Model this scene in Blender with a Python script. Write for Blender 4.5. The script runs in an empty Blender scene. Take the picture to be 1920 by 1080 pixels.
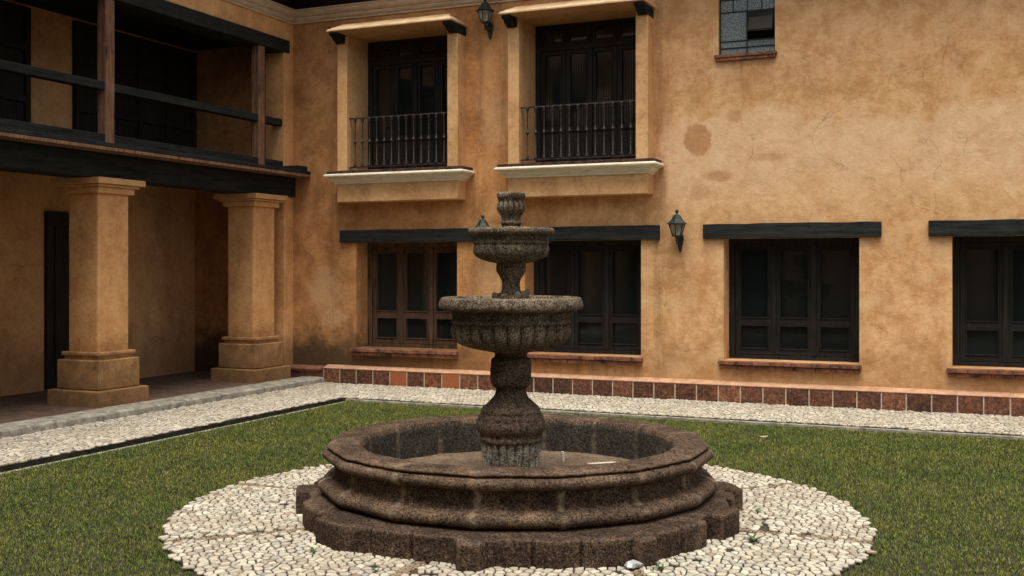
import bpy, math, random
import numpy as np
from mathutils import Vector, Matrix, noise as mnoise
random.seed(7); rng = np.random.default_rng(7)
R = math.radians
S = bpy.context.scene
C = S.collection

# ------------------------------------------------------------------ camera
cam = bpy.data.cameras.new('camera'); co = bpy.data.objects.new('camera', cam); C.objects.link(co)
co.location = (0, 0, 1.664); co.rotation_euler = (R(90), 0, 0)
cam.sensor_width = 36; cam.lens = 2040/1920*36; cam.shift_y = -37/1920
cam.clip_start = .05; cam.clip_end = 1000
S.camera = co
# ------------------------------------------------------------------ sky, sun, exposure
SUN_EL, SUN_AZ = 74, 188          # azimuth clockwise from +Y (behind the camera, a little to the right)
w = bpy.data.worlds.new('World'); S.world = w; w.use_nodes = True
nt = w.node_tree; nt.nodes.clear()
sky = nt.nodes.new('ShaderNodeTexSky'); sky.sky_type = 'NISHITA'; sky.sun_disc = False
sky.sun_elevation = R(SUN_EL); sky.sun_rotation = R(SUN_AZ); sky.dust_density = 4; sky.ozone_density = 1
hs = nt.nodes.new('ShaderNodeHueSaturation'); hs.inputs['Saturation'].default_value = .30
bg = nt.nodes.new('ShaderNodeBackground'); bg.inputs[1].default_value = .09
wo = nt.nodes.new('ShaderNodeOutputWorld')
nt.links.new(sky.outputs[0], hs.inputs['Color']); nt.links.new(hs.outputs[0], bg.inputs[0]); nt.links.new(bg.outputs[0], wo.inputs[0])
sl = bpy.data.lights.new('sun', 'SUN'); sl.energy = 1.6; sl.angle = R(40); sl.color = (1, .93, .82)
so = bpy.data.objects.new('sun', sl); C.objects.link(so)
sd = Vector((math.sin(R(SUN_AZ))*math.cos(R(SUN_EL)), math.cos(R(SUN_AZ))*math.cos(R(SUN_EL)), math.sin(R(SUN_EL))))
so.rotation_euler = sd.to_track_quat('Z', 'Y').to_euler(); so.location = sd*30
S.view_settings.view_transform = 'Standard'; S.view_settings.look = 'None'
S.view_settings.gamma = 1; S.view_settings.exposure = 1.1
S.render.engine = 'CYCLES'

# ------------------------------------------------------------------ frame of the house: u along the facade, v out of it
TH = R(23.45)
U = Vector((math.cos(TH), -math.sin(TH), 0)); N = Vector((-math.sin(TH), -math.cos(TH), 0))
O = Vector((0, 14.46, 0)) - N*.12
def W(u, v, z=0.): return O + U*u + N*v + Vector((0, 0, z))
def to_uv(x, y):
    p = Vector((x, y, 0)) - O
    return p.dot(U), p.dot(N)
UC = -3.56                      # plane of the arcade wing

# ------------------------------------------------------------------ helpers
class MB:
    """collects geometry of ONE mesh; coordinates (u, v, z) when house=True"""
    def __init__(s, house=True): s.v = []; s.f = []; s.house = house
    def add(s, vs, fs):
        n = len(s.v)
        s.v += [((a, -b, c) if s.house else (a, b, c)) for a, b, c in vs]
        for f in fs:
            f = tuple(n+i for i in f)
            s.f.append(f)
        return s
    def box(s, u0, u1, v0, v1, z0, z1):
        vs = [(u0,v0,z0),(u1,v0,z0),(u1,v1,z0),(u0,v1,z0),(u0,v0,z1),(u1,v0,z1),(u1,v1,z1),(u0,v1,z1)]
        return s.add(vs, [(0,1,2,3),(4,7,6,5),(0,4,5,1),(1,5,6,2),(2,6,7,3),(3,7,4,0)])
    def prism(s, poly, axis, a, b):
        """poly of 2-D points extruded along axis: 'u' -> (v,z), 'v' -> (u,z), 'z' -> (u,v)"""
        mk = {'u': lambda p, t: (t, p[0], p[1]), 'v': lambda p, t: (p[0], t, p[1]), 'z': lambda p, t: (p[0], p[1], t)}[axis]
        n = len(poly)
        vs = [mk(p, a) for p in poly] + [mk(p, b) for p in poly]
        fs = [tuple(range(n)), tuple(range(2*n-1, n-1, -1))] + [(i, n+i, n+(i+1) % n, (i+1) % n) for i in range(n)]
        return s.add(vs, fs)
    def rings(s, rings, closed=True, caps=True):
        n = len(rings[0]); vs = [p for r in rings for p in r]; fs = []
        for k in range(len(rings)-1):
            for i in range(n if closed else n-1):
                j = (i+1) % n
                fs.append((k*n+i, k*n+j, (k+1)*n+j, (k+1)*n+i))
        if caps and closed:
            fs.append(tuple(range(n-1, -1, -1))); m = (len(rings)-1)*n
            fs.append(tuple(range(m, m+n)))
        return s.add(vs, fs)
    def skirt(s, u0, u1, vf, prof, vb=-.02):
        """profile (out, z) carried round three sides of a rectangle that stands on the wall"""
        rings = [[(u0-o, vb, z), (u0-o, vf+o, z), (u1+o, vf+o, z), (u1+o, vb, z)] for o, z in prof]
        vs = [p for r in rings for p in r]; fs = []
        for k in range(len(rings)-1):
            for i in range(4):
                j = (i+1) % 4
                fs.append((k*4+i, k*4+j, (k+1)*4+j, (k+1)*4+i))
        fs.append((0,1,2,3)); m = (len(rings)-1)*4; fs.append((m+3,m+2,m+1,m))
        return s.add(vs, fs)
    def lathe(s, prof, n=48, c=(0,0), mod=None, cap=True, rot=0.):
        rings = []
        for k, (r, z) in enumerate(prof):
            ring = []
            for i in range(n):
                a = 2*math.pi*i/n + rot
                q = r*(mod(a, k, r, z) if mod else 1)
                ring.append((c[0]+q*math.cos(a), c[1]+q*math.sin(a), z))
            rings.append(ring)
        return s.rings(rings, True, cap)
    def tube(s, p, q, r, n=8, r2=None):
        p, q = Vector(p), Vector(q); d = (q-p).normalized()
        a = d.orthogonal().normalized(); b = d.cross(a)
        rr = [r, r if r2 is None else r2]
        rings = [[tuple(P + (a*math.cos(t)+b*math.sin(t))*rad) for t in [2*math.pi*i/n for i in range(n)]] for P, rad in zip((p, q), rr)]
        return s.rings(rings)
    def build(s, name, mat, parent=None, smooth=False, bevel=0, auto=None, disp=None):
        me = bpy.data.meshes.new(name)
        vs = s.v
        if disp:
            amp, sc = disp; out = []
            for x, y, z in vs:
                p = Vector((x, y, z))*sc
                n = mnoise.noise_vector(p) + mnoise.noise_vector(p*2.7)*.5
                out.append((x+n.x*amp, y+n.y*amp, z+n.z*amp))
            vs = out
        me.from_pydata(vs, [], s.f); me.validate()
        import bmesh
        bm = bmesh.new(); bm.from_mesh(me); bmesh.ops.recalc_face_normals(bm, faces=bm.faces); bm.to_mesh(me); bm.free()
        me.materials.append(mat)
        o = bpy.data.objects.new(name, me); C.objects.link(o)
        if parent: o.parent = parent
        if smooth:
            me.polygons.foreach_set('use_smooth', [True]*len(me.polygons))
            if auto: me.set_sharp_from_angle(angle=R(auto))
        if bevel:
            m = o.modifiers.new('bevel', 'BEVEL'); m.width = bevel; m.segments = 2; m.limit_method = 'ANGLE'; m.angle_limit = R(40)
        return o
def tag(o, label=None, cat=None, group=None, kind=None):
    if label: o['label'] = label
    if cat: o['category'] = cat
    if group: o['group'] = group
    if kind: o['kind'] = kind
    return o
def thing(name, label, cat, loc=(0,0,0), rz=0, group=None):
    o = bpy.data.objects.new(name, None); C.objects.link(o); o.location = loc; o.rotation_euler = (0,0,rz); o.empty_display_size = .2
    return tag(o, label, cat, group)
def house_thing(name, label, cat, group=None): return thing(name, label, cat, O, -TH, group)
def copy_child(o, parent, dx):
    c = o.copy(); C.objects.link(c); c.parent = parent; c.location = (o.location.x+dx, o.location.y, o.location.z)
    return c

# ------------------------------------------------------------------ materials
class NT:
    def __init__(s, name):
        s.m = bpy.data.materials.new(name); s.m.use_nodes = True; s.t = s.m.node_tree; s.t.nodes.clear()
        s.out = s.n('ShaderNodeOutputMaterial'); s.b = s.n('ShaderNodeBsdfPrincipled'); s.l(s.b.outputs[0], s.out.inputs[0])
    def n(s, t, **k):
        x = s.t.nodes.new(t)
        for a, b in k.items(): setattr(x, a, b)
        return x
    def l(s, a, b): s.t.links.new(a, b)
    def val(s, sock, v):
        if hasattr(v, 'is_output'): s.l(v, sock)
        else: sock.default_value = v
    def pos(s, scale=(1,1,1), obj=False):
        g = s.n('ShaderNodeTexCoord').outputs['Object'] if obj else s.n('ShaderNodeNewGeometry').outputs['Position']
        m = s.n('ShaderNodeMapping'); s.l(g, m.inputs[0]); m.inputs['Scale'].default_value = scale
        return m.outputs[0]
    def noise(s, vec, scale, detail=5, rough=.6, dist=0):
        x = s.n('ShaderNodeTexNoise'); s.l(vec, x.inputs['Vector']); x.inputs['Scale'].default_value = scale
        x.inputs['Detail'].default_value = detail; x.inputs['Roughness'].default_value = rough; x.inputs['Distortion'].default_value = dist
        return x.outputs[0]
    def ramp(s, fac, stops, mode='LINEAR'):
        x = s.n('ShaderNodeValToRGB'); s.l(fac, x.inputs[0]); e = x.color_ramp.elements; x.color_ramp.interpolation = mode
        while len(e) < len(stops): e.new(.5)
        for i, (p, c) in enumerate(stops):
            e[i].position = p; e[i].color = (c, c, c, 1) if isinstance(c, (int, float)) else (*c, 1)
        return x.outputs[0]
    def mix(s, fac, a, b, mode='MIX'):
        x = s.n('ShaderNodeMix', data_type='RGBA', blend_type=mode)
        s.val(x.inputs[0], fac)
        for sock, v in ((x.inputs[6], a), (x.inputs[7], b)):
            if hasattr(v, 'is_output'): s.l(v, sock)
            else: sock.default_value = (*v, 1)
        return x.outputs[2]
    def math(s, op, a, b=0., c=None):
        x = s.n('ShaderNodeMath', operation=op); s.val(x.inputs[0], a); s.val(x.inputs[1], b)
        if c is not None: s.val(x.inputs[2], c)
        return x.outputs[0]
    def maprange(s, v, a, b, c=0., d=1., smooth=True):
        x = s.n('ShaderNodeMapRange', interpolation_type='SMOOTHSTEP' if smooth else 'LINEAR'); s.val(x.inputs[0], v)
        for i, q in enumerate((a, b, c, d)): x.inputs[i+1].default_value = q
        return x.outputs[0]
    def xyz(s, vec):
        x = s.n('ShaderNodeSeparateXYZ'); s.l(vec, x.inputs[0]); return x.outputs
    def bump(s, h, strength, dist, prev=None):
        x = s.n('ShaderNodeBump'); s.l(h, x.inputs['Height']); x.inputs['Strength'].default_value = strength; x.inputs['Distance'].default_value = dist
        if prev: s.l(prev, x.inputs['Normal'])
        return x.outputs[0]
    def done(s, col, rough=.9, nrm=None, spec=.3, metal=0.):
        if hasattr(col, 'is_output'): s.l(col, s.b.inputs['Base Color'])
        else: s.b.inputs['Base Color'].default_value = (*col, 1)
        s.val(s.b.inputs['Roughness'], rough); s.b.inputs['Specular IOR Level'].default_value = spec; s.b.inputs['Metallic'].default_value = metal
        if nrm: s.l(nrm, s.b.inputs['Normal'])
        return s.m

def plaster(name, deep, mid, pale, facade=False, grime=.75):
    t = NT(name); P = t.pos(obj=True)
    big = t.noise(P, .8, 3, .5, .2)
    med = t.noise(P, 3.0, 14, .80, .2)
    fine = t.noise(P, 26, 6, .75)
    vst = t.noise(t.pos((6, 6, .7), True), 1.4, 8, .7)
    a = t.math('ADD', t.math('MULTIPLY', big, .28), t.math('MULTIPLY', med, .57))
    a = t.math('ADD', a, t.math('MULTIPLY', vst, .15))
    col = t.ramp(a, [(.39, deep), (.5, mid), (.60, pale)])
    brown = tuple(c*.60 for c in deep)
    bl = t.ramp(t.noise(t.pos((1, 1, .62), True), 1.5, 14, .80, .35), [(.50, 0.), (.64, 1.)])
    col = t.mix(t.math('MULTIPLY', bl, .55), col, brown)
    dots = t.ramp(t.noise(P, 48, 4, .7), [(.60, 0.), (.68, 1.)])
    col = t.mix(t.math('MULTIPLY', dots, .35), col, brown)
    swl = t.noise(P, 5.5, 5, .55, 3.2)
    col = t.mix(t.math('MULTIPLY', t.ramp(swl, [(.50, 0.), (.56, 1.), (.62, 0.)]), .28), col, tuple(min(c*1.2, .9) for c in pale))
    pk = t.ramp(t.noise(P, 14, 9, .82, .3), [(.56, 0.), (.63, 1.)])
    col = t.mix(t.math('MULTIPLY', pk, .40), col, tuple(c*.75 for c in deep))
    x, y, z = t.xyz(P)
    if facade:
        wob = t.math('SUBTRACT', t.noise(P, 3.2, 12, .78, .4), .5)
        hf = t.math('SUBTRACT', t.noise(P, 16, 8, .8), .5)
        wz = t.math('ADD', t.math('ADD', z, t.math('MULTIPLY', wob, .6)), t.math('MULTIPLY', t.math('SUBTRACT', t.noise(P, 1.1, 3, .5), .5), .9))
        rp = t.maprange(x, -.8, 2.4)  # right end paler, with its brighter light put into the colour
        col = t.mix(t.math('MULTIPLY', rp, .48), col, t.mix(t.ramp(med, [(.43, 0.), (.57, 1.)]), (.70, .395, .17), (.90, .61, .335)))
        # left end of the front is browner, the wing's shade put into the colour
        col = t.mix(t.maprange(x, -.6, -3.2, 0., .7), col, t.mix(t.ramp(med, [(.40, 0.), (.6, 1.)]), (.26, .118, .045), (.50, .25, .10)))
        # repaired, paler render on the right of the balconies
        pr = t.math('MULTIPLY', t.maprange(t.math('ADD', x, t.math('MULTIPLY', wob, .6)), 1.95, 2.02), t.maprange(wz, 3.62, 3.50))
        pr = t.math('MULTIPLY', pr, t.maprange(wz, 2.2, 2.9, 0., 1.))
        pcol = t.mix(t.ramp(t.noise(P, 5, 10, .75, .3), [(.40, 0.), (.60, 1.)]), (.74, .47, .25), (.88, .63, .38))
        col = t.mix(t.math('MULTIPLY', pr, .62), col, pcol)
        def blob(cx, cz, rx, rz, s):
            dx = t.math('DIVIDE', t.math('SUBTRACT', x, cx), rx); dz = t.math('DIVIDE', t.math('SUBTRACT', z, cz), rz)
            d = t.math('SQRT', t.math('ADD', t.math('MULTIPLY', dx, dx), t.math('MULTIPLY', dz, dz)))
            d = t.math('ADD', t.math('ADD', d, t.math('MULTIPLY', wob, 1.9 if s != .8 else 1.0)), t.math('MULTIPLY', hf, .8))
            return t.math('MULTIPLY', t.maprange(d, 1.05, .80 if s == .8 else .4), s)
        for args in ((2.475, 3.27, .185, .215, .8), (2.93, 3.54, .12, .09, .6), (2.72, 2.80, .24, .08, .6), (2.5, 2.62, .15, .15, .4), (3.35, 3.02, .3, .07, .45), (2.02, 3.75, .2, .5, .45), (2.35, 4.85, .6, .5, .3), (3.1, 4.05, .5, .2, .35), (2.0, 2.75, .12, .35, .5)):
            col = t.mix(blob(*args), col, t.mix(t.ramp(med, [(.4, 0.), (.6, 1.)]), (.40, .18, .068), (.56, .28, .115)))
        for args in ((-3.0, 1.35, .34, .42, .55), (-2.85, .95, .3, .2, .45), (-.35, 1.6, .3, .6, .4), (-.3, 3.7, .3, .5, .35)):
            col = t.mix(blob(*args), col, (.66, .43, .225))
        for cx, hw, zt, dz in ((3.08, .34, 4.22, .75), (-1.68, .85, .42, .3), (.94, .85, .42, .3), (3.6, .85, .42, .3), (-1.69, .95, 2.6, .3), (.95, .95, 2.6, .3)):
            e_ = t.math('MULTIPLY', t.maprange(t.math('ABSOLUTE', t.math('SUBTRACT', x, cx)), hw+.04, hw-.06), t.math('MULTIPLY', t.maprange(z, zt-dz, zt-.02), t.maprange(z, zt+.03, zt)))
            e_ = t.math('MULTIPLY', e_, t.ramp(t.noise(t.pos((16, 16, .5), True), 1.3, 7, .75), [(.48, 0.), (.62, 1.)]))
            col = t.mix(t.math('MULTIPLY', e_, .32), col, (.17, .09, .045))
        # darker vertical streaks beside the balcony ledges and pilasters
        for cx in (-2.84, -.56, -.2, 2.0):
            st = t.math('MULTIPLY', t.maprange(t.math('ABSOLUTE', t.math('SUBTRACT', x, cx)), .22, .0), t.ramp(vst, [(.42, 0.), (.6, 1.)]))
            col = t.mix(t.math('MULTIPLY', st, .5), col, (.20, .10, .048))
    g = t.math('ADD', z, t.math('MULTIPLY', t.math('SUBTRACT', t.noise(P, 3.0, 10, .78, .4), .5), 1.0))
    gm = t.maprange(g, .98, .36)
    left = t.maprange(x, 1., -3.0, .30, 1.) if facade else 1.
    gm = t.math('MULTIPLY', t.math('MULTIPLY', gm, grime), left)
    col = t.mix(gm, col, (.062, .043, .023))
    # hairline cracks
    cv = t.n('ShaderNodeTexVoronoi', feature='DISTANCE_TO_EDGE'); cv.inputs['Scale'].default_value = .9
    wp = t.n('ShaderNodeVectorMath', operation='ADD'); nz = t.n('ShaderNodeTexNoise'); t.l(P, nz.inputs['Vector']); nz.inputs['Scale'].default_value = 3; nz.inputs['Detail'].default_value = 8
    sc_ = t.n('ShaderNodeVectorMath', operation='SCALE'); t.l(nz.outputs[1], sc_.inputs[0]); sc_.inputs['Scale'].default_value = .5
    t.l(P, wp.inputs[0]); t.l(sc_.outputs[0], wp.inputs[1]); t.l(wp.outputs[0], cv.inputs['Vector'])
    cr = t.math('MULTIPLY', t.ramp(cv.outputs[0], [(.0, 1.), (.006, 0.)]), t.ramp(t.noise(P, .9, 3), [(.52, 0.), (.6, 1.)]))
    col = t.mix(t.math('MULTIPLY', cr, .5), col, tuple(c*.4 for c in deep))
    sp = t.ramp(t.noise(P, 30, 2, .5), [(.755, 0.), (.78, 1.)])
    col = t.mix(t.math('MULTIPLY', sp, .5), col, (.7, .58, .42))
    tro = t.noise(P, 4.5, 9, .66, 1.1)
    h = t.math('ADD', t.math('MULTIPLY', tro, 1.), t.math('MULTIPLY', fine, .35))
    nrm = t.bump(h, .6, .018)
    return t.done(col, .92, nrm, .15)
def wood(name, dark, light, bumpd=.004, axis='z', rough=.75):
    t = NT(name)
    sc = {'z': (14, 14, .9), 'u': (.9, 14, 14), 'v': (14, .9, 14)}[axis]
    P = t.pos(sc, True)
    g = t.noise(P, 2.2, 8, .7, .4)
    col = t.ramp(g, [(.34, dark), (.66, light)])
    wear = t.ramp(t.noise(t.pos((1,1,1), True), 5, 6, .7), [(.5, 0.), (.7, 1.)])
    col = t.mix(t.math('MULTIPLY', wear, .35), col, tuple(c*1.5 for c in light))
    return t.done(col, rough, t.bump(g, .8, bumpd), .12)
def stone(name, dark, mid, pale, sc=1., pale_at=.62, joints=None, up_tint=None, speck=.6, edge_k=.38):
    t = NT(name); P = t.pos(obj=True)
    gr = t.noise(P, 120*sc, 3, .8)
    gr2 = t.noise(P, 75*sc, 5, .72)
    pits = t.n('ShaderNodeTexVoronoi'); t.l(P, pits.inputs['Vector']); pits.inputs['Scale'].default_value = 70*sc
    big = t.noise(P, 3.5, 7, .7, .5)
    col = t.ramp(gr2, [(.42, dark), (.58, mid)])
    sp = t.math('ADD', t.math('MULTIPLY', gr, .60), t.math('MULTIPLY', big, .40))
    col = t.mix(t.math('MULTIPLY', t.ramp(sp, [(pale_at-.05, 0.), (pale_at+.03, 1.)]), speck), col, pale)
    pit = t.ramp(pits.outputs['Distance'], [(.1, 1.), (.3, 0.)])
    pitm = t.math('MULTIPLY', pit, t.ramp(gr2, [(.45, 1.), (.55, 0.)]))
    col = t.mix(t.math('MULTIPLY', pitm, .8), col, tuple(c*.3 for c in dark))
    x, y, z = t.xyz(P)
    damp = t.ramp(t.noise(t.pos((1, 1, .45), True), 4.2, 9, .75, .4), [(.48, 0.), (.62, 1.)])
    col = t.mix(t.math('MULTIPLY', damp, .34), col, tuple(c*.9 for c in dark))
    lime = t.ramp(t.noise(t.pos((1, 1, .22), True), 9, 9, .8, .3), [(.60, 0.), (.70, 1.)])
    col = t.mix(t.math('MULTIPLY', lime, .35), col, tuple(c*.8 for c in pale))
    if joints:          # lime that has bled from the joints between the blocks
        a = t.math('ARCTAN2', y, x)
        k = t.math('MULTIPLY', a, 16/(2*math.pi))
        fr = t.math('ABSOLUTE', t.math('SUBTRACT', t.math('FRACT', t.math('ADD', k, 16.)), .5))
        wv = t.math('MULTIPLY', t.math('SUBTRACT', t.noise(P, 7, 8, .78), .5), .20)
        fr = t.math('ADD', fr, wv)
        m = t.maprange(fr, .08, .01)
        m = t.math('MULTIPLY', m, t.ramp(t.noise(P, 5, 6, .75), [(.40, 0.), (.56, 1.)]))
        m = t.math('MULTIPLY', m, t.ramp(t.noise(P, 26, 6, .8), [(.36, .15), (.56, 1.)]))
        zz = t.maprange(z, .47, .36, .35, 1.)
        col = t.mix(t.math('MULTIPLY', t.math('MULTIPLY', m, zz), joints), col, (.40, .32, .21))
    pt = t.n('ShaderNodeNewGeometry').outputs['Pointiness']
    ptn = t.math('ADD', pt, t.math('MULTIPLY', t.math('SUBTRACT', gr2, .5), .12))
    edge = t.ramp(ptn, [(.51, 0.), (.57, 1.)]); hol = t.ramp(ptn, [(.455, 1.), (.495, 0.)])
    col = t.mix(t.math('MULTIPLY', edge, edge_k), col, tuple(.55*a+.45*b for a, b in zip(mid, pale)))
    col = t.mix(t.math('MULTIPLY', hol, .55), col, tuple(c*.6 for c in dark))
    if up_tint:
        col = t.mix(t.ramp(t.noise(P, 2.2, 6, .7), [(.4, 0.), (.65, .8)]), col, up_tint)
    h = t.math('SUBTRACT', t.math('ADD', t.math('MULTIPLY', gr, .55), t.math('MULTIPLY', gr2, 1.)), t.math('MULTIPLY', pitm, .7))
    return t.done(col, .95, t.bump(h, 1., .013), .12)

M = {}
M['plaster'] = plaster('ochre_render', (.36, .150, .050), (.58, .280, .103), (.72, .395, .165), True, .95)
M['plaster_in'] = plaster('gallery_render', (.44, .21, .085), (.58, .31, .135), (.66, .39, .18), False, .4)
M['plaster_col'] = plaster('pillar_render', (.50, .235, .085), (.68, .345, .135), (.78, .45, .20), False, .6)
M['plaster_base'] = plaster('scuffed_pillar_base', (.22, .12, .055), (.56, .29, .12), (.66, .38, .17), False, .55)
M['plaster_trim'] = plaster('pale_ochre_render', (.52, .27, .11), (.68, .385, .168), (.78, .49, .235), False, 0.)
def cream(name, a, b):
    t = NT(name); P = t.pos(obj=True)
    g = t.noise(t.pos((1.2, 1.2, 6), True), 5, 7, .7)
    col = t.ramp(g, [(.30, (.36, .28, .18)), (.42, a), (.7, b)])
    return t.done(col, .8, t.bump(t.noise(P, 30, 4), .4, .004), .2)
M['cream'] = cream('cream_moulding', (.74, .66, .50), (.86, .79, .62))
M['cornice'] = cream('tan_cornice', (.50, .37, .24), (.66, .51, .35))
def hoodmat():
    t = NT('hood_render'); P = t.pos(obj=True); x, y, z = t.xyz(P)
    col = t.ramp(t.noise(P, 5, 7, .7), [(.35, (.55, .34, .17)), (.6, (.76, .54, .32))])
    return t.done(col, .9, t.bump(t.noise(P, 14, 6, .7), .6, .01), .15)
M['hood'] = hoodmat()
M['beam'] = wood('blackened_beam', (.009, .011, .010), (.036, .037, .033), .010, 'u', .8)
M['beam_v'] = wood('blackened_beam_side', (.009, .011, .010), (.032, .033, .029), .010, 'v', .8)
M['post'] = wood('weathered_post', (.07, .034, .021), (.34, .18, .105), .012, 'z', .85)
M['frame_worn'] = wood('worn_window_wood', (.022, .014, .009), (.135, .078, .048), .003, 'z', .6)
M['frame_dark'] = wood('dark_window_wood', (.010, .011, .010), (.030, .028, .024), .003, 'z', .55)
M['fascia'] = wood('dark_fascia', (.012, .008, .010), (.03, .018, .018), .004, 'u', .8)
def glass():
    t = NT('dark_window_glass'); P = t.pos(obj=True)
    t.b.inputs['IOR'].default_value = 1.5
    return t.done((.010, .014, .014), .05, t.bump(t.noise(P, 2.2, 2), .15, .01), .5)
M['glass'] = glass()
def curtain():
    t = NT('dim_curtained_glass'); P = t.pos(obj=True); x, y, z = t.xyz(P)
    wv = t.n('ShaderNodeTexWave'); wv.bands_direction = 'X'; t.l(P, wv.inputs[0]); wv.inputs['Scale'].default_value = 9; wv.inputs['Distortion'].default_value = 1.5
    m = t.math('MULTIPLY', wv.outputs[1], t.ramp(t.noise(P, 2.3, 1, .3), [(.45, 0.), (.55, 1.)]))
    return t.done(t.mix(m, (.011, .015, .015), (.065, .057, .047)), .06, t.bump(t.noise(P, 2.2, 2), .15, .01), .35)
M['curtain'] = curtain()
def frosted():
    t = NT('pebbled_glass'); P = t.pos(obj=True)
    g = t.noise(P, 70, 5, .8)
    wv = t.noise(t.pos((10, 1, .6), True), 2, 3)
    z = t.xyz(P)[2]
    col = t.ramp(g, [(.42, (.03, .05, .055)), (.58, (.27, .32, .31))])
    return t.done(col, .25, t.bump(g, 1., .006), .5)
M['frosted'] = frosted()
def iron(name='black_iron', c=(.008, .011, .012), l=(.035, .035, .03)):
    t = NT(name); P = t.pos(obj=True)
    return t.done(t.ramp(t.noise(P, 40, 5, .7), [(.4, c), (.7, l)]), .55, t.bump(t.noise(P, 90, 3), .4, .002), .4)
M['iron'] = iron()
M['rail_iron'] = iron('rusty_rail_iron', (.010, .011, .010), (.085, .062, .046))
M['lamp_iron'] = iron('green_black_lamp_iron', (.006, .014, .013), (.028, .046, .040))
def lampglass():
    t = NT('cloudy_lamp_glass'); P = t.pos(obj=True)
    col = t.ramp(t.noise(P, 14, 4, .6), [(.35, (.13, .12, .09)), (.65, (.40, .37, .28))])
    return t.done(col, .3, None, .5)
M['lamp_glass'] = lampglass()
def tilemat():
    t = NT('terracotta_tile'); P = t.pos(obj=True)
    oi = t.n('ShaderNodeVertexColor', layer_name='tint')
    rnd = t.xyz(oi.outputs[0])
    g = t.noise(P, 9, 9, .78, .6); g2 = t.noise(P, 30, 6, .8)
    thr = t.math('ADD', t.math('MULTIPLY', g, .75), t.math('MULTIPLY', rnd[0], .30))
    clean = t.mix(g2, (.23, .07, .03), (.46, .155, .06))
    g2b = t.math('ADD', g2, t.math('MULTIPLY', t.math('SUBTRACT', rnd[1], .5), .16))
    dirty = t.ramp(g2b, [(.36, (.035, .019, .013)), (.52, (.125, .054, .031)), (.60, (.23, .09, .048)), (.72, (.38, .21, .12))])
    col = t.mix(t.ramp(thr, [(.50, 1.), (.66, 0.)]), clean, dirty)
    return t.done(col, .8, t.bump(g2, .5, .006), .25)
M['tile'] = tilemat()
def brickmat(name, a, b, rough=.9):
    t = NT(name); P = t.pos(obj=True)
    return t.done(t.ramp(t.noise(P, 8, 8, .75, .5), [(.36, a), (.62, b)]), rough, t.bump(t.noise(P, 26, 6, .75), .7, .008), .2)
M['brick'] = brickmat('worn_red_brick', (.07, .032, .022), (.30, .13, .075))
M['brick_dark'] = brickmat('sooty_brick', (.03, .017, .014), (.12, .06, .042))
M['mortar'] = brickmat('mortar', (.38, .29, .21), (.62, .50, .38))
M['capping'] = brickmat('plinth_capping', (.38, .20, .115), (.58, .35, .215))
M['kerb'] = brickmat('lichened_kerb', (.12, .11, .085), (.42, .39, .31))
M['floor'] = brickmat('gallery_floor', (.06, .04, .03), (.16, .10, .07))
M['soil'] = brickmat('soil', (.02, .022, .012), (.055, .05, .028))
M['bed'] = brickmat('mortar_bed', (.016, .014, .010), (.07, .058, .04))
M['bed_dark'] = brickmat('dark_walk_bed', (.012, .013, .009), (.05, .045, .032))  # walk bed in a darker tone than the bed of the circle
M['ground'] = brickmat('courtyard_ground', (.05, .05, .03), (.12, .11, .07))
M['roof'] = brickmat('clay_roof', (.10, .04, .025), (.26, .11, .06))
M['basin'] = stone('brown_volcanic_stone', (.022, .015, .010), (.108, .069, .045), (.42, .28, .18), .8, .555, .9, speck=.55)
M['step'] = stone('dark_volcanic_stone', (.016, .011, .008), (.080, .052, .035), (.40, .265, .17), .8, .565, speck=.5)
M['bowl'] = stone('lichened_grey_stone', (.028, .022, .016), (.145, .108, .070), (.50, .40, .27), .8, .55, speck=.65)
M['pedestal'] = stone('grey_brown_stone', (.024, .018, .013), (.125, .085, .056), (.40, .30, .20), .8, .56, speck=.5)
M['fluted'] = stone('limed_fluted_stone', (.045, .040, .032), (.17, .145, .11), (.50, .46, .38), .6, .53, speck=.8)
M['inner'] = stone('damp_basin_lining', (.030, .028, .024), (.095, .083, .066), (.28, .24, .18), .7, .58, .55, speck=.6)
M['sand'] = stone('silt', (.11, .075, .05), (.22, .155, .10), (.45, .33, .22), .5, .56)
def pebble():
    t = NT('pale_pebble'); P = t.pos()
    vc = t.n('ShaderNodeVertexColor', layer_name='tint')
    g = t.noise(P, 45, 5, .7)
    col = t.mix(1., vc.outputs[0], t.ramp(g, [(.3, (.62, .60, .56)), (.6, (1., 1., 1.))]), 'MULTIPLY')
    dirt = t.ramp(t.noise(P, 1.6, 6, .7), [(.45, 0.), (.75, .7)])
    col = t.mix(dirt, col, (.30, .23, .15))
    return t.done(col, .85, t.bump(g, .4, .005), .25)
M['pebble'] = pebble()
def grassmat():
    t = NT('lawn_grass'); P = t.pos()
    vc = t.n('ShaderNodeVertexColor', layer_name='tint')
    big = t.noise(P, 1.3, 7, .75)
    col = t.mix(1., vc.outputs[0], t.ramp(big, [(.35, (.62, .80, .6)), (.65, (1.3, 1.15, 1.))]), 'MULTIPLY')
    return t.done(col, .65, None, .2)
M['grass'] = grassmat()
def plain(name, c, r=.6, s=.3):
    return NT(name).done(c, r, None, s)
M['dull'] = plain('dusty_brown_glass', (.045, .038, .028), .55, .15)
M['pipe'] = plain('white_plastic', (.75, .74, .68), .45)
M['scrap'] = plain('pale_scrap', (.62, .54, .42), .7)
M['leaf'] = plain('dry_leaf', (.55, .38, .25), .7)
M['plastic'] = plain('crumpled_grey_plastic', (.36, .37, .35), .25, .6)

def tint_faces(o, cols_per_vert):
    a = o.data.color_attributes.new('tint', 'FLOAT_COLOR', 'POINT')
    a.data.foreach_set('color', np.asarray(cols_per_vert, dtype=np.float32).ravel())

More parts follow.
